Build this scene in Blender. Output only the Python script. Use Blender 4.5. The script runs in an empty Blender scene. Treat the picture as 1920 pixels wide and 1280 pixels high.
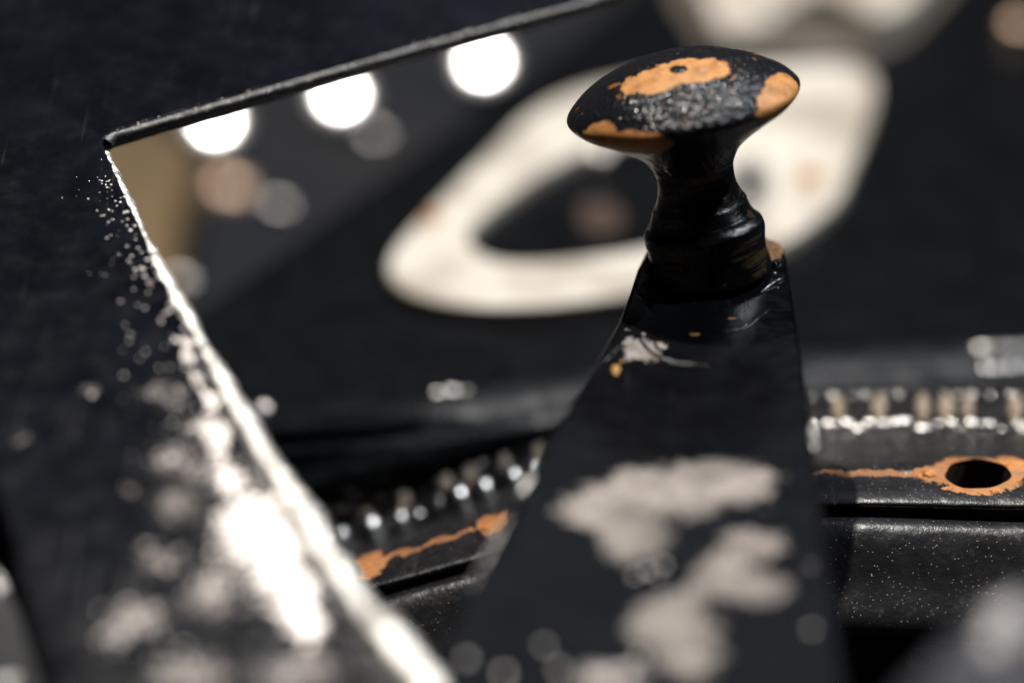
import bpy, bmesh, math, random
import numpy as np
from mathutils import Vector, Matrix
from mathutils.bvhtree import BVHTree

random.seed(7); np.random.seed(7)
S = bpy.context.scene
COL = S.collection
MM = 0.001
# ---------------------------------------------------------------- camera
PITCH = math.radians(29.0); D = 303.0          # mm to the plane of focus
cam_d = bpy.data.cameras.new('camera'); cam = bpy.data.objects.new('camera', cam_d); COL.objects.link(cam)
cam_d.lens = 100; cam_d.sensor_width = 36; cam_d.clip_start = .01; cam_d.clip_end = 50
CX = Vector((1, 0, 0)); CF = Vector((0, math.cos(PITCH), -math.sin(PITCH))); CU = Vector((0, math.sin(PITCH), math.cos(PITCH)))
CLOC = -CF*D
cam.location = CLOC*MM
cam.rotation_euler = (math.pi/2-PITCH, 0, 0)
cam_d.dof.use_dof = True; cam_d.dof.focus_distance = (D-4.5)*MM; cam_d.dof.aperture_fstop = 6.6
S.camera = cam
# ---------------------------------------------------------------- light: a hard lamp behind the machine and a tall cool window above it
def polar(az, el, d): az, el = math.radians(az), math.radians(el); return Vector((math.sin(az)*math.cos(el), math.cos(az)*math.cos(el), math.sin(el)))*d
KEY = polar(-22, 69, 1600)
kl = bpy.data.lights.new('key_lamp', 'POINT'); kl.energy = 245; kl.shadow_soft_size = .011; kl.color = (1, .955, .89)
ko = bpy.data.objects.new('key_lamp', kl); COL.objects.link(ko); ko.location = KEY*MM
sl = bpy.data.lights.new('side_fill', 'POINT'); sl.energy = 100; sl.shadow_soft_size = .012; sl.color = (.88, .94, 1)  # added fill lamp that lights the left stretch of the dial
so = bpy.data.objects.new('side_fill', sl); COL.objects.link(so); so.location = polar(62, 50, 1300)*MM
wl = bpy.data.lights.new('window_light', 'AREA'); wl.shape = 'RECTANGLE'; wl.size = .85; wl.size_y = .62; wl.energy = .85; wl.color = (.72, .84, 1)
wo = bpy.data.objects.new('window_light', wl); COL.objects.link(wo); wo.location = polar(15, 43.5, 1500)*MM
wo.rotation_euler = polar(15, 43.5, 1).to_track_quat('Z', 'Y').to_euler()
w = bpy.data.worlds.new('World'); S.world = w; w.use_nodes = True
bg = w.node_tree.nodes['Background']; bg.inputs[0].default_value = (.55, .62, .75, 1); bg.inputs[1].default_value = .005
S.view_settings.view_transform = 'Standard'; S.view_settings.look = 'None'
S.view_settings.exposure = -.95; S.view_settings.gamma = 1
S.cycles.use_denoising = True; S.cycles.adaptive_threshold = .005

# ---------------------------------------------------------------- geometry helpers (all in mm, scaled on build)
def ray(px, py): return CX*((px-960)/1920*.36) + CU*((640-py)/1920*.36) + CF
def at(px, py, d): return CLOC + ray(px, py)*d
class Plane:
    def __init__(s, o, n, xa=Vector((1, 0, 0))):
        s.o = o.copy(); s.n = n.normalized(); s.x = (xa - s.n*xa.dot(s.n)).normalized(); s.y = s.n.cross(s.x)
    def hit(s, px, py):
        r = ray(px, py); return CLOC + r*((s.o-CLOC).dot(s.n)/r.dot(s.n))
    def loc(s, px, py):
        p = s.hit(px, py)-s.o; return Vector((p.dot(s.x), p.dot(s.y)))
    def matrix(s):
        m = Matrix((s.x, s.y, s.n)).transposed().to_4x4(); m.translation = s.o*MM; return m
    def off(s, k): return Plane(s.o+s.n*k, s.n, s.x)
def horiz(px, py, d): return Plane(at(px, py, d), Vector((0, 0, 1)))
def plane3(a, b, c):
    A, B, C_ = at(*a), at(*b), at(*c); n = (B-A).cross(C_-A)
    if n.dot(CF) > 0: n = -n
    return Plane(A, n)
def tag(o, label=None, cat=None, group=None, kind=None):
    if label: o['label'] = label
    if cat: o['category'] = cat
    if group: o['group'] = group
    if kind: o['kind'] = kind
    return o
def link(name, me, mat, parent=None, mw=None):
    o = bpy.data.objects.new(name, me); COL.objects.link(o)
    if mat and me: me.materials.clear(); me.materials.append(mat)
    if mw is not None: o.matrix_world = mw
    if parent is not None:
        o.parent = parent; o.matrix_parent_inverse = parent.matrix_world.inverted()
    return o
def empty(name, p):
    o = bpy.data.objects.new(name, None); COL.objects.link(o); o.location = p*MM; o.empty_display_size = .005
    bpy.context.view_layer.update(); return o
def smooth(me, ang=35):
    for p in me.polygons: p.use_smooth = True
    me.set_sharp_from_angle(angle=math.radians(ang)); return me
def crom(P, n=8, closed=False):
    P = [Vector(p) for p in P]; N = len(P); out = []
    for i in range(N if closed else N-1):
        if closed: a, b, c, d = P[(i-1) % N], P[i], P[(i+1) % N], P[(i+2) % N]
        else: a, b, c, d = P[max(i-1, 0)], P[i], P[i+1], P[min(i+2, N-1)]
        for k in range(n):
            t = k/n
            out.append(.5*((2*b)+(c-a)*t+(2*a-5*b+4*c-d)*t*t+(3*b-3*c+d-a)*t**3))
    if not closed: out.append(P[-1])
    return out
def plate(name, pl, outline, holes, thick, bev, mat, parent=None, jitter=0):
    """flat plate whose top lies in pl; outlines in that plane's own mm"""
    cu = bpy.data.curves.new(name, 'CURVE'); cu.dimensions = '2D'; cu.fill_mode = 'BOTH'
    cu.extrude = (thick/2-bev)*MM; cu.bevel_depth = bev*MM; cu.bevel_resolution = 3; cu.offset = -bev*MM
    for ol in [outline]+holes:
        sp = cu.splines.new('POLY'); sp.points.add(len(ol)-1); sp.use_cyclic_u = True
        for q, p in zip(sp.points, ol):
            q.co = ((p[0]+random.gauss(0, jitter))*MM, (p[1]+random.gauss(0, jitter))*MM, 0, 1)
    t = bpy.data.objects.new('tmp', cu); COL.objects.link(t)
    me = bpy.data.meshes.new_from_object(t.evaluated_get(bpy.context.evaluated_depsgraph_get()))
    bpy.data.objects.remove(t); bpy.data.curves.remove(cu)
    me.transform(Matrix.Translation((0, 0, -thick/2*MM))); me.name = name
    return link(name, smooth(me, 40), mat, parent, pl.matrix())
def frames(path):
    T = []
    for i in range(len(path)):
        T.append((path[min(i+1, len(path)-1)]-path[max(i-1, 0)]).normalized())
    return T
def tube(name, path, rad, mat, parent=None, up=Vector((0, 0, 1)), seg=12, flat=1.0, noise=0):
    bm = bmesh.new(); T = frames(path); rings = []
    for i, p in enumerate(path):
        s = T[i].cross(up).normalized(); u = s.cross(T[i])
        r = (rad(i/(len(path)-1)) if callable(rad) else rad)*(1+random.gauss(0, noise))
        rings.append([bm.verts.new((p+(s*math.cos(a)+u*math.sin(a)*flat)*r)*MM) for a in [2*math.pi*k/seg for k in range(seg)]])
    for a, b in zip(rings, rings[1:]):
        for k in range(seg): bm.faces.new((a[k], a[(k+1) % seg], b[(k+1) % seg], b[k]))
    bm.faces.new(rings[0]); bm.faces.new(rings[-1][::-1])
    bmesh.ops.recalc_face_normals(bm, faces=bm.faces)
    me = bpy.data.meshes.new(name); bm.to_mesh(me); bm.free()
    return link(name, smooth(me, 60), mat, parent)
def lathe(name, prof, seg=96, sub=5, lump=0, cap_lo=False):
    P = [p.to_2d() if len(p) > 2 else p for p in crom([(r, z) for r, z in prof], sub)]
    bm = bmesh.new(); rings = []
    for j, p in enumerate(P):
        if p[0] < 1e-4: rings.append([bm.verts.new((0, 0, p[1]*MM))]); continue
        ring = []
        for k in range(seg):
            a = 2*math.pi*k/seg
            e = lump*(math.sin(3*a+j*.13)+.6*math.sin(5*a+1.3-j*.21)+.4*math.sin(9*a+j*.4))
            ring.append(bm.verts.new(((p[0]+e)*math.cos(a)*MM, (p[0]+e)*math.sin(a)*MM, (p[1]+e*.5)*MM)))
        rings.append(ring)
    for a, b in zip(rings, rings[1:]):
        for k in range(seg):
            if len(b) == 1: bm.faces.new((a[k], a[(k+1) % seg], b[0]))
            elif len(a) == 1: bm.faces.new((a[0], b[(k+1) % seg], b[k]))
            else: bm.faces.new((a[k], a[(k+1) % seg], b[(k+1) % seg], b[k]))
    if cap_lo and len(rings[0]) > 1: bm.faces.new(rings[0][::-1])
    me = bpy.data.meshes.new(name); bm.to_mesh(me); bm.free()
    return smooth(me, 50)

# ---------------------------------------------------------------- materials
class N:
    def __init__(s, name):
        s.m = bpy.data.materials.new(name); s.m.use_nodes = True; s.t = s.m.node_tree
        s.b = s.t.nodes['Principled BSDF']; s.co = s.t.nodes.new('ShaderNodeTexCoord').outputs['Object']
    def nd(s, typ, **k):
        n = s.t.nodes.new(typ)
        for a, b in k.items(): setattr(n, a, b)
        return n
    def inp(s, sock, v):
        if isinstance(v, bpy.types.NodeSocket): s.t.links.new(v, sock)
        else: sock.default_value = v
    def math(s, op, a, b=0.0, c=0.0, clamp=False):
        n = s.nd('ShaderNodeMath', operation=op, use_clamp=clamp)
        for i, v in enumerate((a, b, c)): s.inp(n.inputs[i], v)
        return n.outputs[0]
    def vm(s, op, a, b=(0, 0, 0), scale=None):
        n = s.nd('ShaderNodeVectorMath', operation=op); s.inp(n.inputs[0], a); s.inp(n.inputs[1], b)
        if scale is not None: s.inp(n.inputs['Scale'], scale)
        return n.outputs['Value'] if op in ('DOT_PRODUCT', 'LENGTH', 'DISTANCE') else n.outputs['Vector']
    def noise(s, per_mm, detail=4, rough=.55, co=None, color=False, dist=0):
        n = s.nd('ShaderNodeTexNoise'); s.inp(n.inputs['Vector'], co or s.co)
        n.inputs['Scale'].default_value = per_mm*1000; n.inputs['Detail'].default_value = detail
        n.inputs['Roughness'].default_value = rough; n.inputs['Distortion'].default_value = dist
        return n.outputs['Color' if color else 'Fac']
    def voro(s, per_mm, feature='F1', co=None):
        n = s.nd('ShaderNodeTexVoronoi', feature=feature); s.inp(n.inputs['Vector'], co or s.co)
        n.inputs['Scale'].default_value = per_mm*1000; return n.outputs['Distance']
    def step(s, v, lo, hi, a=0., b=1.):
        n = s.nd('ShaderNodeMapRange'); n.clamp = True; n.interpolation_type = 'SMOOTHSTEP'
        for i, x in enumerate((v, lo, hi, a, b)): s.inp(n.inputs[i], x)
        return n.outputs[0]
    def mix(s, f, a, b):
        n = s.nd('ShaderNodeMix', data_type='RGBA'); s.inp(n.inputs[0], f)
        for i, v in ((6, a), (7, b)): s.inp(n.inputs[i], v if isinstance(v, bpy.types.NodeSocket) else (*v, 1))
        return n.outputs[2]
    def fmix(s, f, a, b):
        n = s.nd('ShaderNodeMix', data_type='FLOAT'); s.inp(n.inputs[0], f); s.inp(n.inputs[2], a); s.inp(n.inputs[3], b)
        return n.outputs[0]
    def bump(s, h, strength, dist_mm, normal=None):
        n = s.nd('ShaderNodeBump'); n.inputs['Strength'].default_value = strength; n.inputs['Distance'].default_value = dist_mm*MM
        s.inp(n.inputs['Height'], h)
        if normal: s.inp(n.inputs['Normal'], normal)
        return n.outputs[0]
    def set(s, **k):
        for a, v in k.items():
            sock = s.b.inputs[a.replace('_', ' ')]
            if isinstance(v, tuple) and len(v) == 3 and sock.type == 'RGBA': v = (*v, 1)
            s.inp(sock, v)
        return s.m
    def field(s, ells, warp=1.0, per_mm=.25, fine=.35):
        """signed chip field: >0 inside any of the blobs (centre, A, B[, C] given in mm of object space)"""
        nz = s.vm('SUBTRACT', s.noise(per_mm, 5, .62, color=True), (.5, .5, .5))
        p = s.vm('ADD', s.vm('SCALE', s.co, scale=1000.0), s.vm('SCALE', nz, scale=warp*4))
        out = None
        for e in ells:
            q = s.vm('SUBTRACT', p, tuple(e[0]))
            c = s.nd('ShaderNodeCombineXYZ')
            for i, ax in enumerate(e[1:]): s.inp(c.inputs[i], s.vm('DOT_PRODUCT', q, tuple(ax)))
            f = s.math('SUBTRACT', 1.0, s.vm('LENGTH', c.outputs[0]))
            out = f if out is None else s.math('MAXIMUM', out, f)
        return s.math('ADD', out, s.math('MULTIPLY', s.math('SUBTRACT', s.noise(1.3, 5, .65), .5), fine))
def ell2(pl, px, py, rx, ry, ang=0):
    """pixel ellipse -> blob in the plane's own coordinates"""
    c = pl.loc(px, py); a = math.radians(ang)
    A = pl.loc(px+rx*math.cos(a), py-rx*math.sin(a))-c; B = pl.loc(px-ry*math.sin(a), py-ry*math.cos(a))-c
    m = Matrix(((A.x, B.x), (A.y, B.y))).inverted()
    return (Vector((c.x, c.y, 0)), Vector((m[0][0], m[0][1], 0)), Vector((m[1][0], m[1][1], 0)))
BLACK = (.003, .0032, .004)
def paint(name, ells=None, under=(.42, .36, .29), under2=None, rough=.34, u_rough=.6, u_metal=0., grain=.35, grain_mm=.05, warp=1.0,
          per_mm=.25, fine=.35, speck=None, spec=.22, sub=True, orange=.12, black=BLACK, dull=None):
    """old black enamel, with `under` inside the blobs: real chips and painted glare"""
    n = N(name); g = n.noise(2.2, 5, .6); big = n.noise(.12, 3)
    h = n.math('ADD', n.math('MULTIPLY', g, .5), n.noise(.5, 3))
    col = n.mix(n.step(big, .35, .7), black, tuple(c*1.7 for c in black))
    ro = n.step(n.noise(.3, 5, .65), .3, .75, rough-.05, rough+.08)
    scratch = n.noise(.9, 2, .5, co=n.vm('MULTIPLY', n.co, (1, .06, 1)))
    ro = n.math('ADD', ro, n.step(scratch, .62, .72, 0., .12))
    if speck:
        sp = n.step(n.voro(speck[0]), .16, .06); sp = n.math('MULTIPLY', sp, n.step(n.noise(.25, 4), .3, .55))
        col = n.mix(sp, col, n.mix(n.noise(.9, 1), speck[1], speck[2]))
        ro = n.fmix(sp, ro, .5); h = n.math('ADD', h, n.math('MULTIPLY', sp, .8))
    mt = 0.0
    if dull:
        k = n.step(n.field(dull, warp, per_mm, fine), -.6, 1.3)
        col = n.mix(k, col, (.15, .13, .12)); ro = n.fmix(k, ro, .42); mt = n.math('MULTIPLY', k, .55)
    if ells:
        f = n.field(ells, warp, per_mm, fine); k = n.step(f, 0., .035)
        uc = n.mix(n.step(n.noise(.7, 5, .6), .35, .7), under, under2 or tuple(c*.72 for c in under))
        uc = n.mix(n.step(n.noise(2.6, 3), .6, .72, 0., .6), uc, tuple(c*.4 for c in under))
        uc = n.mix(n.step(f, .1, 0., 0., .55), uc, tuple(c*.45 for c in (under2 or under)))   # rust line round each chip
        uc = n.mix(n.step(n.noise(.17, 5, .65), .38, .62, 0., .85), uc, tuple(c*.45 for c in under))
        col = n.mix(k, col, uc); ro = n.fmix(k, ro, n.math('ADD', u_rough, n.math('MULTIPLY', n.math('SUBTRACT', g, .5), .25)))
        n.set(Metallic=n.fmix(k, mt, u_metal))
        h = n.math('SUBTRACT', h, n.math('MULTIPLY', k, 2.2))
    nrm = n.bump(h, grain, grain_mm*4)
    nrm = n.bump(n.noise(.22, 2), orange, 1.2, nrm)
    n.set(Base_Color=col, Roughness=ro, Normal=nrm); n.b.inputs['Specular IOR Level'].default_value = spec
    return n.m
def metal(name, col, rough, grain=.3, grain_mm=.1, per=.8, dark=None, dark_t=.6):
    n = N(name); c = n.mix(n.noise(.6, 4), col, tuple(x*.75 for x in col))
    mt = 1.0
    if dark:
        k = n.step(n.noise(per*.6, 4, .6), dark_t, dark_t+.06); c = n.mix(k, c, dark); mt = n.math('SUBTRACT', 1.0, k)
    return n.set(Base_Color=c, Metallic=mt, Roughness=n.step(n.noise(1.5, 4), .3, .7, rough-.06, rough+.08), Normal=n.bump(n.noise(per, 3, .6), grain, grain_mm*4))
def matte(name, a, b, per=.05, rough=.6, t=(.35, .7)):
    n = N(name)
    return n.set(Base_Color=n.mix(n.step(n.noise(per, 5), *t), a, b), Roughness=rough, Normal=n.bump(n.noise(1.2, 4), .25, .2))

# ================================================================ setting: the bed far below and the base panel
BED = horiz(640, 188, 535)
BASE = horiz(960, 640, 360)
def flat(name, pl, pix, thick, mat, parent=None, bev=.3, holes=(), curve=0):
    ol = [pl.loc(*p) for p in pix]
    if curve: ol = [v.to_2d() for v in crom([(p.x, p.y, 0) for p in ol], curve, True)]
    hs = []
    for h in holes: hs.append([v.to_2d() for v in crom([(*pl.loc(*p), 0) for p in h], 6, True)])
    return plate(name, pl, ol, hs, thick, bev, mat, parent)
bed_m = matte('dark bed', (.008, .009, .013), (.014, .014, .015), .02, .8); bed_m.node_tree.nodes['Principled BSDF'].inputs['Specular IOR Level'].default_value = .15
bm = bmesh.new(); bmesh.ops.create_grid(bm, x_segments=2, y_segments=2, size=3)
me = bpy.data.meshes.new('ground'); bm.to_mesh(me); bm.free()
tag(link('ground', me, bed_m, None, BED.matrix()), 'dark ground far below the black machine', None, None, 'structure')
base_m = paint('base enamel', rough=.27, grain=.06, orange=.06, spec=.14, black=(.0032, .0035, .0042))
base = flat('base_panel', BASE, [(250, 660), (340, 600), (560, 440), (740, 310), (1000, 120), (1200, -40), (1400, -180), (2700, -180), (2700, 700), (1920, 728), (1530, 740), (1300, 765), (1100, 800), (950, 815), (800, 850), (650, 885), (480, 930), (250, 990)], 5, base_m, bev=1.5)
tag(base, 'satin black painted base panel of the machine', None, None, 'structure')

# ================================================================ lever arm and mushroom knob
BAR = horiz(1330, 505, 303)
arm = empty('lever_arm', BAR.hit(1330, 505))
bar_px = [(1238, 462), (1212, 470), (1196, 500), (1180, 548), (1160, 602), (1118, 678), (1077, 742), (1040, 808), (1000, 882), (935, 1000), (872, 1110), (815, 1230), (760, 1370),
          (700, 1560), (1640, 1560), (1598, 1370), (1580, 1240), (1562, 1110), (1543, 965), (1522, 800), (1502, 650), (1486, 550), (1474, 478), (1462, 452), (1436, 444)]
be = [ell2(BAR, *e) for e in [(1250, 920, 130, 50, 4), (1370, 905, 85, 40, 0), (1150, 935, 95, 40, 20), (1190, 1000, 60, 45, 0), (1410, 1020, 62, 24, 0),
      (1330, 1090, 90, 34, 30), (1420, 1105, 52, 28, 0), (1250, 1150, 70, 30, 20), (1290, 1200, 65, 60, 0), (1205, 655, 34, 26, -30), (1150, 1265, 70, 20, 0)]]
bar_m = paint('lever enamel', be, (.26, .225, .20), (.42, .365, .325), rough=.17, u_rough=.8, grain=.16, grain_mm=.04, warp=1.9, per_mm=.26, fine=1.7, orange=.10, spec=.4)
plate('arm_plate', BAR, [BAR.loc(*p) for p in bar_px], [], 4.5, .5, bar_m, arm, .03)
bare = metal('bare lever edge', (.8, .77, .72), .34, .9, .16, 1.1, (.03, .028, .025), .5)
def edge(pts, r):
    P = [BAR.hit(*p)+Vector((random.gauss(0, .04), random.gauss(0, .04), -.5+random.gauss(0, .04))) for p in sm(pts, 12)]
    tube('bare_edge', P, lambda t: r*(.25+.75*math.sin(math.pi*min(max(t, .03), .97))), bare, arm, seg=12, noise=.1)
def sm(pts, n=6): return [(v.x, v.y) for v in crom([(p[0], p[1], 0) for p in pts], n)]
edge([(968, 945), (935, 1004), (905, 1058), (880, 1102)], .42)
edge([(1521, 792), (1524, 812), (1528, 835)], .6)
edge([(1000, 884), (990, 903), (975, 930)], .5)
# knob
KUP = (Vector((0, 0, 1)) - CX*.165 + CF*.17).normalized()
kp = BAR.hit(1332, 506)
kx = Vector((1, 0, 0)); kx = (kx-KUP*kx.dot(KUP)).normalized(); ky = KUP.cross(kx)
KM = Matrix((kx, ky, KUP)).transposed().to_4x4(); KM.translation = kp*MM
cap_prof = [(4.4, 12.0), (5.2, 13.3), (6.9, 14.7), (9.0, 16.0), (11.0, 17.2), (12.0, 18.1), (12.3, 18.75), (11.9, 19.5), (10.4, 20.8), (8.2, 22.1), (5.3, 23.2), (2.6, 23.8), (0, 23.95)]
cap_me = lathe('knob_cap', cap_prof, 160, 8, .045)
bvh = BVHTree.FromPolygons([KM @ v.co for v in cap_me.vertices], [p.vertices[:] for p in cap_me.polygons])
KI = KM.inverted()
def on_cap(px, py, rx, ry, ang=0, rz=3.5):
    hit = bvh.ray_cast(CLOC*MM, ray(px, py).normalized())[0]
    if hit is None: hit = at(px, py, D)*MM
    c = (KI @ hit)*1000; r3 = KI.to_3x3(); a = math.radians(ang); s = .0572
    u = r3 @ (CX*math.cos(a)+CU*math.sin(a)); v = r3 @ (CU*math.cos(a)-CX*math.sin(a)); z = r3 @ CF
    return (c, u/(rx*s), v/(ry*s), z/rz)
def cap_material():
    n = N('chipped knob enamel')
    f = n.field([on_cap(1240, 147, 76, 26, 14, 9), on_cap(1300, 132, 70, 26, 4, 9), on_cap(1466, 172, 46, 36, 60, 7), on_cap(1450, 195, 34, 26, 0, 5), on_cap(1180, 268, 75, 22, -2, 5), on_cap(1120, 256, 36, 26, 20, 5), on_cap(1432, 214, 18, 12, 0, 4)], .42, .75, .30)
    hole = n.field([on_cap(1272, 131, 17, 9, 0, 3)], .3, .6, .3)
    k = n.math('MULTIPLY', n.step(f, 0., .03), n.step(hole, .03, -.03))
    spots = n.math('MULTIPLY', n.step(n.noise(.55, 5, .6), .60, .64), n.step(n.noise(.16, 2), .45, .6))
    k2 = n.math('MULTIPLY', spots, n.math('SUBTRACT', 1.0, k))
    gr = n.noise(2.4, 2, .5); pits = n.voro(1.9)
    rust = n.mix(n.step(n.noise(.35, 5, .6), .35, .68), (.64, .30, .10), (.38, .15, .04))
    rust = n.mix(n.step(n.noise(2.5, 4), .56, .74, 0., .75), rust, (.20, .075, .02))
    rust = n.mix(n.step(n.noise(.9, 3), .62, .7, 0., .5), rust, (.60, .42, .26))
    col = n.mix(k, n.mix(n.math('MULTIPLY', k2, .8), (.011, .0115, .014), (.30, .12, .035)), rust)
    ro = n.fmix(k, n.step(n.noise(.8, 3), .35, .65, .14, .27), .5)
    h = n.math('ADD', n.math('MULTIPLY', gr, .8), n.math('MULTIPLY', pits, .9))
    h = n.fmix(k, h, n.math('SUBTRACT', n.math('MULTIPLY', n.noise(1.2, 5, .6), .7), .9))
    return n.set(Base_Color=col, Roughness=ro, Normal=n.bump(h, .8, .2), Specular_IOR_Level=.3)
kc = link('knob_cap', cap_me, cap_material(), arm, KM); kc['label'] = 'mushroom knob cap with paint chipped to orange rust'
stem_prof = [(5.0, 7.35), (4.55, 8.2), (4.2, 9.3), (4.08, 10.4), (4.12, 11.3), (4.38, 11.98)]
def stem_material():
    n = N('worn stem enamel'); g = n.noise(1.4, 5, .65)
    rng = n.noise(.9, 3, .5, co=n.vm('MULTIPLY', n.co, (.1, .1, 1.6)))
    k = n.math('MULTIPLY', n.step(n.noise(.3, 4), .48, .62), n.step(rng, .45, .65))
    return n.set(Base_Color=n.mix(k, BLACK, (.16, .105, .05)), Roughness=n.fmix(k, .26, .42), Metallic=n.math('MULTIPLY', k, .7), Normal=n.bump(n.math('ADD', g, rng), .6, .2))
st_m = stem_material()
link('knob_stem', lathe('knob_stem', stem_prof, 96, 6, .04), st_m, arm, KM)
col_prof = [(6.55, -.4), (6.45, .6), (6.25, 1.8), (6.3, 3.2), (6.42, 4.3), (6.3, 5.0), (5.75, 5.6), (5.35, 6.4), (5.0, 7.34)]
link('collar', lathe('collar', col_prof, 96, 6, .05), st_m, arm, KM)
# rusty seat under the collar and the ridges of old paint round it
def rusty(name, a, b, c=(.09, .035, .012), rough=.7):
    n = N(name); col = n.mix(n.step(n.noise(.7, 5, .62), .35, .66), a, b); col = n.mix(n.step(n.noise(1.6, 5, .65), .56, .68), col, c)
    return n.set(Base_Color=col, Roughness=rough, Normal=n.bump(n.noise(1.8, 5, .7), .7, .3))
seat_m = rusty('seat rust', (.50, .27, .12), (.36, .16, .055))
SE = Plane(kp, Vector((0, 0, 1)))
def seat(px, py, rx, ry):
    c = SE.loc(px, py); ax = SE.loc(px+rx, py)-c; ay = SE.loc(px, py-ry)-c; ol = []
    for k in range(60):
        a = 2*math.pi*k/60; q = 1+.12*math.sin(3*a+px)+.07*math.sin(8*a)+random.uniform(-.05, .05); v = c+ax*math.cos(a)*q+ay*math.sin(a)*q; ol.append((v.x, v.y))
    plate('rust_seat', SE.off(.35), ol, [], .7, .3, seat_m, arm, .03)
seat(1440, 474, 26, 24); seat(1222, 498, 20, 15)
gloss_m = paint('glossy paint ridge', rough=.2, grain=.7, grain_mm=.06, orange=.3, spec=.5)
def ridge(pts, r, name='paint_ridge'):
    P = crom([BAR.hit(*p)+Vector((0, 0, -.1)) for p in pts], 10)
    L = len(P)
    tube(name, P, lambda t: r*(.35+.65*math.sin(math.pi*min(max(t, .02), .98)))*random.uniform(.8, 1.2), gloss_m, arm, seg=10)
ridge([(1205, 530), (1222, 545), (1250, 548), (1290, 552)], .45)
ridge([(1196, 548), (1215, 560), (1262, 562), (1300, 570)], .4)
ridge([(1436, 500), (1452, 496), (1468, 488)], .5)
ridge([(1425, 548), (1448, 532), (1472, 520)], .5)
ridge([(1300, 612), (1350, 622), (1400, 612), (1440, 580)], .3)
ridge([(1190, 615), (1215, 655), (1260, 678), (1330, 684)], .3)
ridge([(1120, 690), (1150, 660), (1190, 610)], .25)
pl = rusty('rust fleck', (.55, .33, .08), (.4, .2, .05))
def fleck(px, py, rx, ry, name='rust_fleck'):
    c = BAR.loc(px, py); ax = BAR.loc(px+rx, py)-c; ay = BAR.loc(px, py-ry)-c
    ol = []
    for k in range(26):
        a = 2*math.pi*k/26; q = random.uniform(.6, 1.15); v = c+ax*math.cos(a)*q+ay*math.sin(a)*q; ol.append((v.x, v.y))
    plate(name, BAR.off(.12), ol, [], .24, .08, pl, arm)
for f in [(1154, 694, 9, 11), (1166, 678, 4, 3), (1302, 628, 12, 2), (1372, 598, 9, 2)]: fleck(*f)
lint_m = matte('lint', (.35, .31, .22), (.25, .22, .16))
for k in range(7):
    hit = bvh.ray_cast(CLOC*MM, ray(1366+k*6, 122+random.uniform(0, 3)).normalized())[0]*1000
    d = Vector((random.uniform(-.6, .6), random.uniform(-.3, .3), 1))
    tube('lint_fibre', [hit-d*.1, hit+d*.4+Vector((random.uniform(-.2, .2), 0, 0)), hit+d*random.uniform(.7, 1.0)+Vector((random.uniform(-.5, .5), 0, 0))], .035, lint_m, kc, up=Vector((0, 1, 0)), seg=6)
tag(arm, 'tapering black lever arm carrying a chipped mushroom knob', 'lever')

# ================================================================ guard frame (black plate with the big opening)
FR = plane3((200, 260, 303), (1050, 10, 322), (760, 1250, 240))
frame = empty('guard_frame', FR.hit(200, 900))
inner = [(900, 1460), (850, 1370), (795, 1280), (702, 1165), (615, 1045), (548, 932), (482, 828), (420, 718), (360, 610), (300, 500), (250, 395), (214, 318), (197, 280)]
corner = [(193, 266), (198, 256), (212, 247)]
top = [(260, 233), (330, 213), (600, 135), (850, 65), (1050, 12), (1150, -18), (1400, -95)]
def sm(pts, n=6): return [(v.x, v.y) for v in crom([(p[0], p[1], 0) for p in pts], n)]
outer = [(1420, -150), (1150, -75), (-160, -75), (-160, 300), (-110, 700), (-20, 880), (18, 985), (50, 1110), (90, 1265), (130, 1460)]
fe = [ell2(FR, *e) for e in [(470, 985, 58, 60, -50), (530, 1085, 45, 66, 28), (570, 1150, 30, 44, 20), (425, 900, 24, 36, 20), (400, 812, 24, 36, 20), (520, 1000, 36, 60, 30), (345, 655, 8, 26, 25), (385, 735, 12, 36, 25)]]  # glare on the plate put in as bright metal blobs
fd = [ell2(FR, *e) for e in [(335, 862, 40, 28, 10), (365, 890, 22, 18, 0), (250, 1165, 60, 28, 20), (400, 1110, 50, 40, 50), (450, 1070, 40, 26, 30), (360, 1265, 70, 24, 0), (560, 1255, 70, 24, 0),
      (300, 1045, 30, 18, 0), (240, 915, 14, 9, 0), (175, 735, 10, 9, 0), (40, 825, 14, 10, 0), (330, 940, 36, 30, 0), (300, 740, 30, 20, 0)]]  # dimmer glints painted as duller blobs
frame_m = paint('frame enamel', fe, dull=fd, under=(.60, .56, .54), under2=(.40, .36, .34), rough=.16, u_rough=.42, u_metal=.9, spec=.16, grain=.13, grain_mm=.05, warp=1.6, per_mm=.35, fine=4.0, orange=.06, black=(.0035, .0042, .0065))
plate('frame_plate', FR, [FR.loc(*p) for p in sm(inner, 8)+sm(corner, 4)+sm(top, 8)+outer], [], 2.2, .35, frame_m, frame, .035)
edge_m = metal('worn steel edge', (.92, .88, .82), .40, .9, .2, .7, (.08, .07, .06), .66)
ep = [FR.hit(*p)+FR.n*-.75 for p in sm(inner, 10)]
for i in range(len(ep)): ep[i] = ep[i] + Vector((random.gauss(0, .03), random.gauss(0, .03), random.gauss(0, .03)))
tube('worn_edge', ep, lambda t: (1.75 - 1.2*max(0, min(1, (t-.15)/.75)))*(1+.16*math.sin(37*t)+.1*math.sin(83*t+1)), edge_m, frame, up=FR.n, seg=14, noise=.07)['label'] = 'bare bright steel lip along the inner edge'
tp = [FR.hit(*p)+FR.n*-.85 for p in sm(corner[1:]+top, 14)]
tp = [p+Vector((random.gauss(0, .004), 0, random.gauss(0, .004))) for p in tp]
tmet = paint('pitted edge enamel', [(Vector((0, 0, -999)), Vector((1, 0, 0)), Vector((0, 1, 0)))], rough=.3, grain=.7, grain_mm=.09, orange=.2, spec=.9, speck=(1.1, (.5, .42, .3), (.4, .4, .42)), black=(.012, .012, .013))  # pale specks put tiny glints into the edge colour
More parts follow.
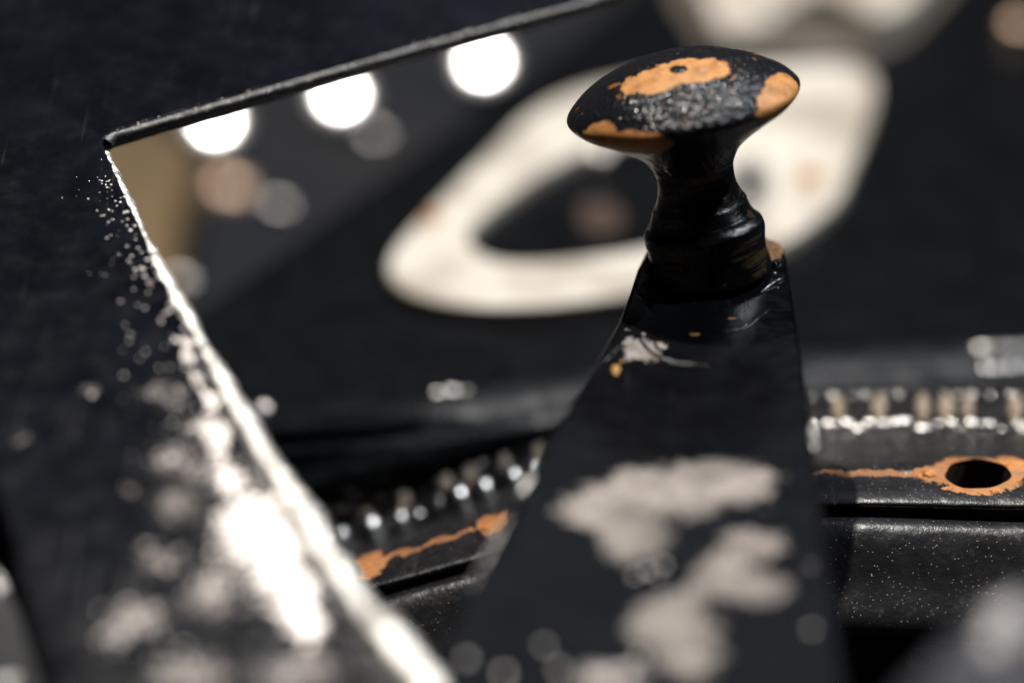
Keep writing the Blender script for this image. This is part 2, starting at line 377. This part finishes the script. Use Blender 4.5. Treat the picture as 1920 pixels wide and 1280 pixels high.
tube('pitted_edge', tp, .72, tmet, frame, up=FR.n, seg=16, noise=.004)['label'] = 'pitted black lower edge of the top bar'
def domes(name, pl, spots, mat, parent):
    bm = bmesh.new()
    for px, py, r in spots:
        c = pl.hit(px, py)+pl.n*r*.1
        bmesh.ops.create_icosphere(bm, subdivisions=2, radius=r*MM, matrix=Matrix.Translation(c*MM) @ Matrix.Diagonal((random.uniform(.8, 1.3), random.uniform(.8, 1.3), .6, 1)))
    m = bpy.data.meshes.new(name); bm.to_mesh(m); bm.free(); o = link(name, smooth(m, 80), mat, parent); o['kind'] = 'stuff'; return o
pale = metal('pale glint', (.80, .74, .70), .30, .3, .06, 1.2)  # pale metal for small domes that stand in for glints
sp = []
path = sm(inner, 10)
for k in range(420):
    q = random.choice(path[8:]); off = abs(random.gauss(0, 1))*(20+(q[1]-250)*.14); y = q[1]+random.uniform(-10, 10)
    x = q[0]-8-off
    if x < 20 or y > 1330 or y < 330: continue
    near_ = math.exp(-off/60.); r = (.08+.28*near_*random.random()+.08*random.random())*min(1, .35+(y-300)/600)
    sp.append((x, y, r))
for cx, cy, n_, rr in [(335, 860, 16, 36), (250, 1165, 26, 60), (410, 1100, 26, 60), (360, 1260, 24, 80), (560, 1250, 20, 70), (300, 1045, 10, 40), (470, 960, 16, 50), (530, 1120, 24, 45)]:
    for k in range(n_): sp.append((cx+random.gauss(0, rr*.6), cy+random.gauss(0, rr*.35), random.uniform(.12, .36)))
for x, y, r in [(165, 373, .12), (182, 395, .12), (195, 404, .14), (201, 352, .16), (172, 740, .3), (322, 792, .22), (190, 300, .1)]: sp.append((x, y, r))
domes('blister_glints', FR, sp, pale, frame)  # paint bumps made of pale metal so they show as glints
tsp = [(random.uniform(215, 1040),) for k in range(110)]
tsp = [(x[0], 0, 0) for x in tsp]; TT = sm(corner[1:]+top, 10)
tsp = [(x, float(np.interp(x, [p[0] for p in TT], [p[1] for p in TT]))-random.uniform(-9, 3), random.uniform(.04, .13)) for x, _, _ in tsp]
domes('edge_glints', FR, tsp, pale, frame)  # raised pale dots standing in for sparkle along the edge
bsp = [(1190, 1080, .4), (1215, 1070, .35), (1245, 1060, .4), (1232, 1080, .3), (1520, 1062, .35), (1522, 1180, .35), (1150, 1262, .7), (1180, 1258, .6), (1120, 1268, .5), (1020, 1210, .4), (875, 1235, .4), (945, 1262, .35), (1170, 925, .15), (1120, 940, .15), (1130, 1000, .2), (1290, 1240, .3), (1200, 1230, .3), (1050, 1255, .35)]
bsp += [(1203, 536, .16), (1212, 545, .2), (1224, 552, .16), (1240, 549, .14), (1216, 566, .12), (1250, 560, .1), (1440, 503, .14), (1452, 512, .18), (1462, 497, .12), (1446, 524, .1), (1470, 520, .1), (1458, 540, .08)]
domes('lever_glints', BAR, bsp, pale, arm)  # pale domes put highlights on the lever
tag(frame, 'black guard frame with a bright worn steel inner edge', 'frame')

# ================================================================ toothed dial behind the lever
XK = np.array([480, 650, 800, 950, 1100, 1300, 1530, 1920, 2050.])
def row(ys, dr, dl): return (np.array(ys, float), dr, dl)
ROWS = dict(
    foot=row([992, 938, 890, 842, 796, 752, 728, 722, 722], 340, 350),
    A=row([1004, 952, 905, 856, 811, 770, 748, 744, 744], 335, 345),
    B=row([1056, 1000, 952, 896, 848, 815, 798, 796, 796], 328, 338),
    C=row([1085, 1030, 980, 925, 876, 846, 832, 830, 830], 319, 332),
    C2=row([1110, 1052, 1003, 950, 900, 872, 862, 860, 860], 309, 322),
    Da=row([1125, 1063, 1014, 964, 914, 888, 880, 877, 877], 305.2, 318),
    Db=row([1138, 1076, 1028, 978, 929, 903, 896, 894, 894], 304, 317),
    E0=row([1160, 1098, 1054, 1010, 962, 932, 922, 924, 924], 301, 314),
    E=row([1180, 1115, 1072, 1030, 985, 955, 944, 948, 948], 299.5, 312),
    F0=row([1192, 1127, 1083, 1041, 996, 965, 955, 961, 962], 300.1, 314),
    F=row([1205, 1138, 1092, 1050, 1006, 976, 966, 975, 976], 300.7, 316),
    G=row([1224, 1154, 1107, 1066, 1024, 993, 985, 995, 997], 297.5, 310),
    H0=row([1310, 1240, 1195, 1155, 1120, 1093, 1085, 1097, 1099], 295.5, 307),
    H=row([1400, 1330, 1290, 1250, 1220, 1195, 1186, 1198, 1200], 294, 305),
    I=row([1412, 1342, 1302, 1262, 1232, 1207, 1198, 1210, 1212], 300, 311))
def pchip(x, y, xi):
    h = np.diff(x); dl = np.diff(y)/h; m = np.zeros_like(y); m[0], m[-1] = dl[0], dl[-1]
    for i in range(1, len(x)-1): m[i] = (dl[i-1]*h[i]+dl[i]*h[i-1])/(h[i]+h[i-1])
    i = np.clip(np.searchsorted(x, xi)-1, 0, len(x)-2); t = (xi-x[i])/h[i]
    return (1+2*t)*(1-t)**2*y[i]+t*(1-t)**2*h[i]*m[i]+t*t*(3-2*t)*y[i+1]+t*t*(t-1)*h[i]*m[i+1]
def rp(name, x):
    ys, dr, dl = ROWS[name]; y = float(pchip(XK, ys, np.array([x]))[0]); t = (1835-x)/(1835-680.)
    return (x, y, dr+(dl-dr)*t)
for k_ in ROWS: ROWS[k_] = (ROWS[k_][0], ROWS[k_][1], ROWS[k_][1]+6)
dial = empty('toothed_dial', at(1500, 1150, 305))
XS = np.arange(480, 2051, 4.); rows = [[at(*rp(r, x)) for x in XS] for r in ROWS]
grid = []
for ci in range(len(XS)): grid.append(crom([rows[r][ci] for r in range(len(rows))], 6))
HOLES = [(1833, 888, 62, 28), (648, 1072, 27, 24)]
full = bmesh.new(); VV = [[full.verts.new(p) for p in c] for c in grid]
for i in range(len(VV)-1):
    for j in range(len(VV[0])-1): full.faces.new((VV[i][j], VV[i][j+1], VV[i+1][j+1], VV[i+1][j]))
fb = BVHTree.FromBMesh(full); full.free()
def px_of(P):
    q = P-CLOC; z = q.dot(CF); return 960+q.dot(CX)/z*1920/.36, 640-q.dot(CU)/z*1920/.36
def rim(h, a, k=1.0):
    wob = k*(1+.025*math.sin(3*a+1)+.02*math.sin(7*a))
    return fb.ray_cast(CLOC, ray(h[0]+h[2]*math.cos(a)*wob, h[1]+h[3]*math.sin(a)*wob).normalized())[0]
bm = bmesh.new(); inside = {}
loops = [c + [Vector((c[-1].x, c[-1].y+6, -60)), Vector((c[0].x, c[0].y+1, -60))] for c in grid]
V = [[bm.verts.new(p*MM) for p in c] for c in loops]; nl = len(V[0])
for i, c in enumerate(grid):
    for j, p in enumerate(c):
        x, y = px_of(p)
        for h in HOLES:
            a = math.atan2((y-h[1])/h[3], (x-h[0])/h[2]); wob = 1+.025*math.sin(3*a+1)+.02*math.sin(7*a)
            if math.hypot((y-h[1])/h[3], (x-h[0])/h[2]) < wob: inside[(i, j)] = (h, a)
for i in range(len(V)-1):
    for j in range(nl):
        q = ((i, j), (i, (j+1) % nl), (i+1, (j+1) % nl), (i+1, j))
        if not all(k in inside for k in q): bm.faces.new([V[a][b] for a, b in q])
for (i, j), (h, a) in inside.items():
    if V[i][j].link_faces: V[i][j].co = rim(h, a)*MM
    else: bm.verts.remove(V[i][j])
bm.faces.new(V[0]); bm.faces.new(V[-1][::-1]); bmesh.ops.recalc_face_normals(bm, faces=bm.faces)
me = bpy.data.meshes.new('dial_band'); bm.to_mesh(me); bm.free(); smooth(me, 70)
def blob3(px, py, d, rx, ry, rz=8, ang=0):
    a = math.radians(ang); s = .36/1920*d; return (fb.ray_cast(CLOC, ray(px, py).normalized())[0], (CX*math.cos(a)+CU*math.sin(a))/(rx*s), (CU*math.cos(a)-CX*math.sin(a))/(ry*s), Vector((0, 0, 1))/2.4)
db = [blob3(*e) for e in [(1833, 888, 304, 86, 35, 9), (1900, 874, 304, 32, 20, 9), (1752, 886, 304, 36, 13, 9), (1630, 887, 306, 110, 6, 9), (690, 1060, 309, 44, 22, 9, 15), (755, 1036, 309, 50, 5, 9, 18), (840, 1008, 309, 60, 5, 9, 18), (925, 980, 309, 34, 18, 9, 18)]]
dial_m = paint('dial enamel', db, (.60, .22, .05), (.36, .19, .085), rough=.30, u_rough=.7, grain=.5, grain_mm=.05, warp=.5, per_mm=.5, fine=.6, speck=(1.9, (.6, .5, .4), (.5, .17, .04)), orange=.15, spec=.55, black=(.010, .010, .0115))
band = link('dial_band', me, dial_m, dial)
lip_m = rusty('hole rust', (.66, .28, .07), (.52, .18, .035), (.10, .04, .012))
bore_m = rusty('dark bore', (.05, .02, .008), (.02, .01, .006), (.008, .005, .004))  # shade inside the holes painted into the dark walls
for hh in HOLES:
    P = [rim(hh, 2*math.pi*k/96, 1.01) for k in range(96)]
    h = bmesh.new(); R = [[h.verts.new((p+Vector((0, 0, dz)))*MM) for p in P] for dz in (-.03, -3, -14)]
    for A, B in zip(R, R[1:]):
        for k in range(96): h.faces.new((A[k], A[(k+1) % 96], B[(k+1) % 96], B[k]))
    h.faces.new(R[-1]); bmesh.ops.recalc_face_normals(h, faces=h.faces)
    m = bpy.data.meshes.new('bore'); h.to_mesh(m); h.free(); link('bore', smooth(m, 60), bore_m, dial)['label'] = 'dark bore of a rust-edged hole'
# curled rust flakes round the holes
for (fx, fy, fw, fh) in [(1748, 886, 18, 7), (1906, 872, 18, 9), (1776, 915, 12, 5), (1868, 919, 14, 4), (1728, 892, 10, 5), (694, 1062, 18, 9), (918, 988, 14, 7)]:
    c0 = fb.ray_cast(CLOC, ray(fx, fy).normalized()); n_ = Vector((0, -.12, 1)).normalized()
    fp = Plane(c0[0]+n_*.08, (n_+Vector((random.uniform(-.1, .1), random.uniform(-.1, .05), 0))).normalized()); ol = []
    for k in range(24):
        a = 2*math.pi*k/24; q = random.uniform(.62, 1.15); v = fp.loc(fx+fw*q*math.cos(a), fy+fh*q*math.sin(a)); ol.append((v.x, v.y))
    plate('rust_flake', fp, ol, [], .26, .1, lip_m, dial)
# teeth: rounded posts with worn brassy fronts
tooth_m = metal('worn tooth', (.55, .45, .34), .55, .5, .1, .8)
def tooth_mesh():
    bm = bmesh.new(); bmesh.ops.create_cube(bm, size=1)
    bmesh.ops.bevel(bm, geom=bm.edges[:], offset=.22, segments=2, affect='EDGES')
    me = bpy.data.meshes.new('tooth'); bm.to_mesh(me); bm.free(); me.materials.append(tooth_m); return smooth(me, 50)
tm = tooth_mesh()
for x in [618, 688, 758, 838, 882, 946, 1010, 1080, 1150, 1230, 1310, 1400, 1480, 1570, 1646, 1728, 1772, 1812, 1902, 1960]:
    a, b = at(*rp('A', x)), at(*rp('B', x)); up = (a-b); L = up.length; up.normalize()
    c = (a+b)/2 - CF*.9; side = CX; n = side.cross(up).normalized(); side = up.cross(n)
    o = bpy.data.objects.new('tooth', tm); COL.objects.link(o)
    wd = random.uniform(1.0, 1.7)
    M = Matrix((side*wd, n*1.6, up*L*random.uniform(.9, 1.05))).transposed().to_4x4(); M.translation = c*MM
    M = Matrix.Translation(c*MM) @ Matrix((side*wd*MM, n*1.6*MM, up*L*1.0*MM)).transposed().to_4x4()
    o.matrix_world = M; o.parent = dial; o.matrix_parent_inverse = dial.matrix_world.inverted()
# bright nubs along the foot of the teeth
nub_m = metal('bright nub', (.9, .87, .82), .30, .2, .05, 2.0)
bm = bmesh.new(); bmesh.ops.create_icosphere(bm, subdivisions=3, radius=1*MM); me = bpy.data.meshes.new('nub'); bm.to_mesh(me); bm.free(); me.materials.append(nub_m); smooth(me, 80)
def nub(p, r, parent, name='nub'):
    o = bpy.data.objects.new(name, me); COL.objects.link(o); o.matrix_world = Matrix.Translation(p*MM) @ Matrix.Diagonal((r, r, r*.8, 1))
    o.parent = parent; o.matrix_parent_inverse = parent.matrix_world.inverted(); return o
for x in list(np.arange(612, 1020, 27)) + list(np.arange(1528, 1990, 17)):
    xx = x+random.uniform(-9, 9); P = at(*rp('B', xx)); dy = random.choice([-3, 0, 0, 12]); q = rp('B', xx); P = at(q[0], q[1]+dy, q[2]-1)
    nub(P, random.uniform(.38, .95)*(2.0 if xx < 1100 else 1), dial)
for x in list(np.arange(1530, 1980, 33)) + [672, 720, 800, 905]:
    q = rp('A', x+random.uniform(-12, 12)); nub(at(q[0], q[1]-3, q[2]-1), random.uniform(.25, .55), dial)
tag(dial, 'black curved dial with a row of worn teeth and rust-edged holes', 'dial')
# half-round rib on the base behind the dial
rib_m = paint('rib enamel', rough=.26, grain=.12, orange=.06, spec=1.0, black=(.008, .0085, .01))
def rib(name, pts, r, label):
    P = crom([BASE.hit(*p)+Vector((0, 0, -.2)) for p in pts], 14)
    o = tube(name, P, r, rib_m, None, seg=40, flat=.38); return tag(o, label, 'rib', 'ribs on the base panel')
rib('raised_rib', [(380, 830), (500, 806), (750, 788), (1050, 742), (1300, 712), (1530, 694), (1740, 681), (1920, 668), (2100, 652)], 4.2, 'thick half-round black rib raised along the base panel')
rib('thin_rib', [(380, 880), (500, 850), (750, 826), (1050, 778), (1300, 744), (1530, 722), (1740, 708), (1920, 696), (2100, 680)], 1.9, 'thin black bead between the thick rib and the dial teeth')

r1 = bpy.data.objects['raised_rib']; r2 = bpy.data.objects['thin_rib']
for p, x, y, rx in [(r1, 1868, 668, 1.2), (r1, 1902, 666, 1.6), (r2, 1880, 695, .8), (r2, 1906, 692, 1.1), (r2, 1855, 697, .5)]:
    o = nub(BASE.hit(x, y)+Vector((0, 0, 1.25 if p is r1 else .5)), 1.0, p, 'rib_glint'); o.scale.x *= rx*2.6; o.scale.z *= .55; o.scale.y *= .7  # bright flattened domes standing in for the highlight on the ribs

# ================================================================ cream flanges on the base
def cream_mat(name, pl, spots):
    n = N(name)
    c = n.mix(n.step(n.noise(.07, 4), .40, .62), (.64, .585, .505), (.38, .33, .27))
    c = n.mix(n.step(n.noise(.4, 5), .66, .76, 0., .5), c, (.34, .24, .15))
    f = n.field([ell2(pl, *s) for s in spots], .5, .3, .5); c = n.mix(n.step(f, -.3, .4), c, (.36, .16, .04))
    return n.set(Base_Color=c, Roughness=.5, Normal=n.bump(n.noise(.5, 4), .3, .2))
CR = BASE.off(2.2)
oA = [(728, 500), (746, 458), (808, 390), (905, 298), (985, 222), (1065, 178), (1180, 148), (1320, 124), (1470, 124), (1570, 118), (1622, 130), (1640, 162), (1628, 222), (1600, 300), (1565, 378), (1480, 445), (1380, 495), (1270, 535), (1150, 556), (1010, 572), (880, 572), (790, 556), (745, 532)]
hA = [(878, 450), (896, 412), (960, 358), (1040, 306), (1110, 276), (1190, 262), (1270, 268), (1306, 310), (1306, 390), (1268, 446), (1190, 468), (1120, 479), (1010, 490), (925, 484)]
hA2 = [(1404+24*math.cos(a), 342+28*math.sin(a)) for a in [2*math.pi*k/12 for k in range(12)]]
tag(flat('cream_flange', CR, oA, 2.6, cream_mat('cream enamel', CR, [(1518, 333, 26, 18), (805, 405, 22, 16), (1330, 470, 20, 10)]), None, .5, [hA, hA2], 6),
    'wide cream flange with a large oval opening behind the knob', 'flange')
wash_m = matte('grey washer', (.30, .28, .26), (.36, .33, .30), .3, .5)
wa = [(1404+r*48*math.cos(a), 342+r*52*math.sin(a)) for r in (1,) for a in [2*math.pi*k/14 for k in range(14)]]
tag(flat('washer', CR.off(.7), wa, .7, wash_m, None, .2, [hA2], 4), 'grey washer around the small hole of the wide cream flange', 'washer')
CB = BASE.off(5)
oB = [(1320, -60), (1330, 8), (1350, 54), (1388, 62), (1432, 44), (1470, 12), (1515, -14), (1565, -14), (1612, 14), (1650, 24), (1692, 6), (1730, -36), (1760, -120), (1600, -190), (1400, -170)]
tag(flat('cream_bracket', CB, oB, 4, cream_mat('cream bracket enamel', CB, [(1330, 60, 10, 10)]), None, .8, [], 6), 'cream bracket with a scalloped edge beyond the wide flange', 'bracket')
bl = [(1290, -60), (1300, 60), (1340, 102), (1450, 112), (1580, 110), (1660, 92), (1730, 40), (1770, -80)]
tag(flat('bracket_shade_side', BASE.off(1.0), bl, 1.4, matte('brown grey shade', (.10, .082, .062), (.075, .063, .05), .05, .6), None, .3, [], 6), 'brown grey plate painted as the shaded side of the scalloped cream bracket', 'plate')  # bracket's shaded side put in as a plate of darker colour
# rust lump seen inside the flange opening
tag(flat('rust_patch', BASE.off(.5), [(1085, 385), (1120, 375), (1160, 385), (1170, 415), (1140, 435), (1095, 428)], .9, rusty('dull rust', (.045, .02, .008), (.022, .011, .006)), None, .3, [], 5), 'dull rust crust on the base inside the flange opening', 'rust')

# ================================================================ domed studs shaped and tilted to give blurred glints
def stud(name, px, py, pl, R, half, mat, label, group=None, cat='stud', lean=1.0, sx=1.0):
    """shallow polished dome leaning towards the light, on a short collar"""
    c = pl.hit(px, py); hv = ((KEY-c).normalized() + (CLOC-c).normalized()).normalized()
    ax = (Vector((0, 0, 1))*(1-lean)+hv*lean).normalized(); x = Vector((1, 0, 0)); x = (x-ax*x.dot(ax)).normalized(); y = ax.cross(x)
    sag = R-math.sqrt(R*R-half*half)
    root = empty(name, c); M = Matrix((x, y, ax)).transposed().to_4x4()
    dome = lathe('dome', [(half, 0)]+[(half*math.cos(t), sag*math.sin(t) if False else math.sqrt(R*R-(half*math.cos(t))**2)-(R-sag)) for t in [.3, .6, .9, 1.2]]+[(0, sag)], 48, 3)
    M2 = M.copy(); M2.translation = (c+ax*1.0)*MM
    link('dome', dome, mat, root, M2 @ Matrix.Diagonal((sx, 1, 1, 1)))
    cl = lathe('stud_collar', [(half*1.02, -half*.9), (half*1.05, -half*.3), (half*1.02, -.02), (half, 0)], 40, 2)
    link('stud_collar', cl, collar_m, root, M2 @ Matrix.Diagonal((sx, 1, 1, 1)))
    return tag(root, label, cat, group)
collar_m = matte('stud collar', (.02, .02, .022), (.03, .03, .03), .3, .6)
chrome = metal('bright chrome', (.95, .95, .95), .18, .05, .05, .3)
dull = metal('dull nickel', (.72, .67, .62), .30, .15, .08, .6)
bronze = metal('dull bronze', (.60, .42, .30), .36, .15, .08, .6)
for px, py, lb in [(405, 236, 'dazzling chrome stud next to the golden brown board'), (640, 186, 'dazzling chrome stud in the middle of the row under the top bar'), (908, 124, 'dazzling chrome stud at the end of the row towards the cream flange')]:
    stud('chrome_stud', px, py, BED.off(4), 20, 4.2, chrome, lb, 'dazzling chrome studs')
for px, py, lb in [(520, 393, 'dull grey nickel stud next to the large tan stud'), (700, 260, 'dull grey nickel stud touching the glow of the middle chrome stud'), (337, 532, 'dull grey nickel stud half hidden by the bright steel edge')]:
    stud('nickel_stud', px, py, BED.off(20), 2.0, 1.5, dull, lb, 'nickel studs', sx=1.25)
stud('bronze_glint', 425, 360, BED, 5.5, 3.6, bronze, 'large tan stud added as a blurred glint beside the brown block')  # this stud and the next four are added for stray blurred glints
stud('faint_glint', 1075, 142, BED, 2.0, 1.5, dull, 'grey stud added as a faint glint between the chrome studs and the knob')
stud('small_glint', 495, 772, BASE.off(.2), 1.3, .9, dull, 'tiny grey stud added as a glint near the bright steel edge')
stud('corner_glint', 1905, 58, BASE.off(.5), 3.0, 2.2, bronze, 'tan stud added as a glint on the base beyond the cream bracket')
stud('flange_glint', 1122, 300, BASE.off(1), 2.2, 1.8, dull, 'lilac grey stud added as a glint on the rim of the flange opening')
# little nut with several shiny corners on the base
nut = empty('small_nut', BASE.hit(848, 750))
for dx, dy, r in [(-38, 18, .8), (34, 16, .8), (-28, -10, .7), (0, -14, .8), (28, -12, .7), (6, 12, .95)]:
    nub(BASE.hit(848+dx, 750+dy)+Vector((0, 0, .1)), r, nut, 'nut_corner')
bodyp = [BASE.loc(848+52*math.cos(a), 752+20*math.sin(a)) for a in [2*math.pi*(k+.5)/6 for k in range(6)]]
plate('nut_body', BASE.off(.5), [(p.x, p.y) for p in bodyp], [], .9, .25, rib_m, nut)
tag(nut, 'small black nut with glinting corners on the base panel', 'nut')

# brown block in the gap by the corner of the frame
blk = matte('brown wood', (.13, .08, .028), (.06, .036, .014), .02, .6)
tag(flat('brown_board', BED.off(12), [(120, 225), (300, 222), (372, 268), (352, 330), (330, 420), (330, 600), (100, 600)], 12, blk, None, 2, [], 0), 'blurred golden brown board seen in the corner of the frame opening', 'board')

# ================================================================ foreground pieces at the bottom corners
FG = horiz(1900, 1250, 208)
fg_e = [ell2(FG, *e) for e in [(1885, 1150, 34, 30, 0), (1860, 1200, 20, 14, 0)]]  # pale metal blobs painting highlights on the near corner
fg_m = paint('near enamel', fg_e, (.6, .56, .54), (.45, .42, .40), rough=.45, u_rough=.5, u_metal=.8, grain=.8, grain_mm=.09, orange=.3, black=(.02, .021, .026))
near = flat('near_bracket', FG, [(1660, 1330), (1720, 1250), (1800, 1170), (1900, 1095), (2050, 1020), (2300, 1000), (2300, 1500), (1620, 1500)], 4, fg_m, None, 1.2, [], 4)
domes('bracket_glints', FG, [(1885, 1150, .5), (1860, 1165, .35), (1905, 1190, .4), (1840, 1215, .3), (1800, 1240, .25), (1890, 1240, .35), (1760, 1262, .25), (1915, 1120, .4), (1850, 1265, .3)], pale, near)  # pale domes added as blurred highlights
tag(near, 'blurred grey bracket corner in front of the dial', 'bracket')
SD = horiz(20, 1100, 262)
sd = flat('side_rail', SD, [(-300, 900), (60, 900), (140, 1500), (-300, 1500)], 6, paint('side enamel', [ell2(SD, 4, 1078, 14, 40), ell2(SD, 20, 1272, 14, 10)], (.8, .78, .76), (.6, .58, .56), rough=.4, u_rough=.4, u_metal=.9, grain=.7, grain_mm=.08, black=(.03, .031, .034)), None, .8, [], 0)
tag(sd, 'dark grey side rail beyond the left edge of the frame', 'rail')
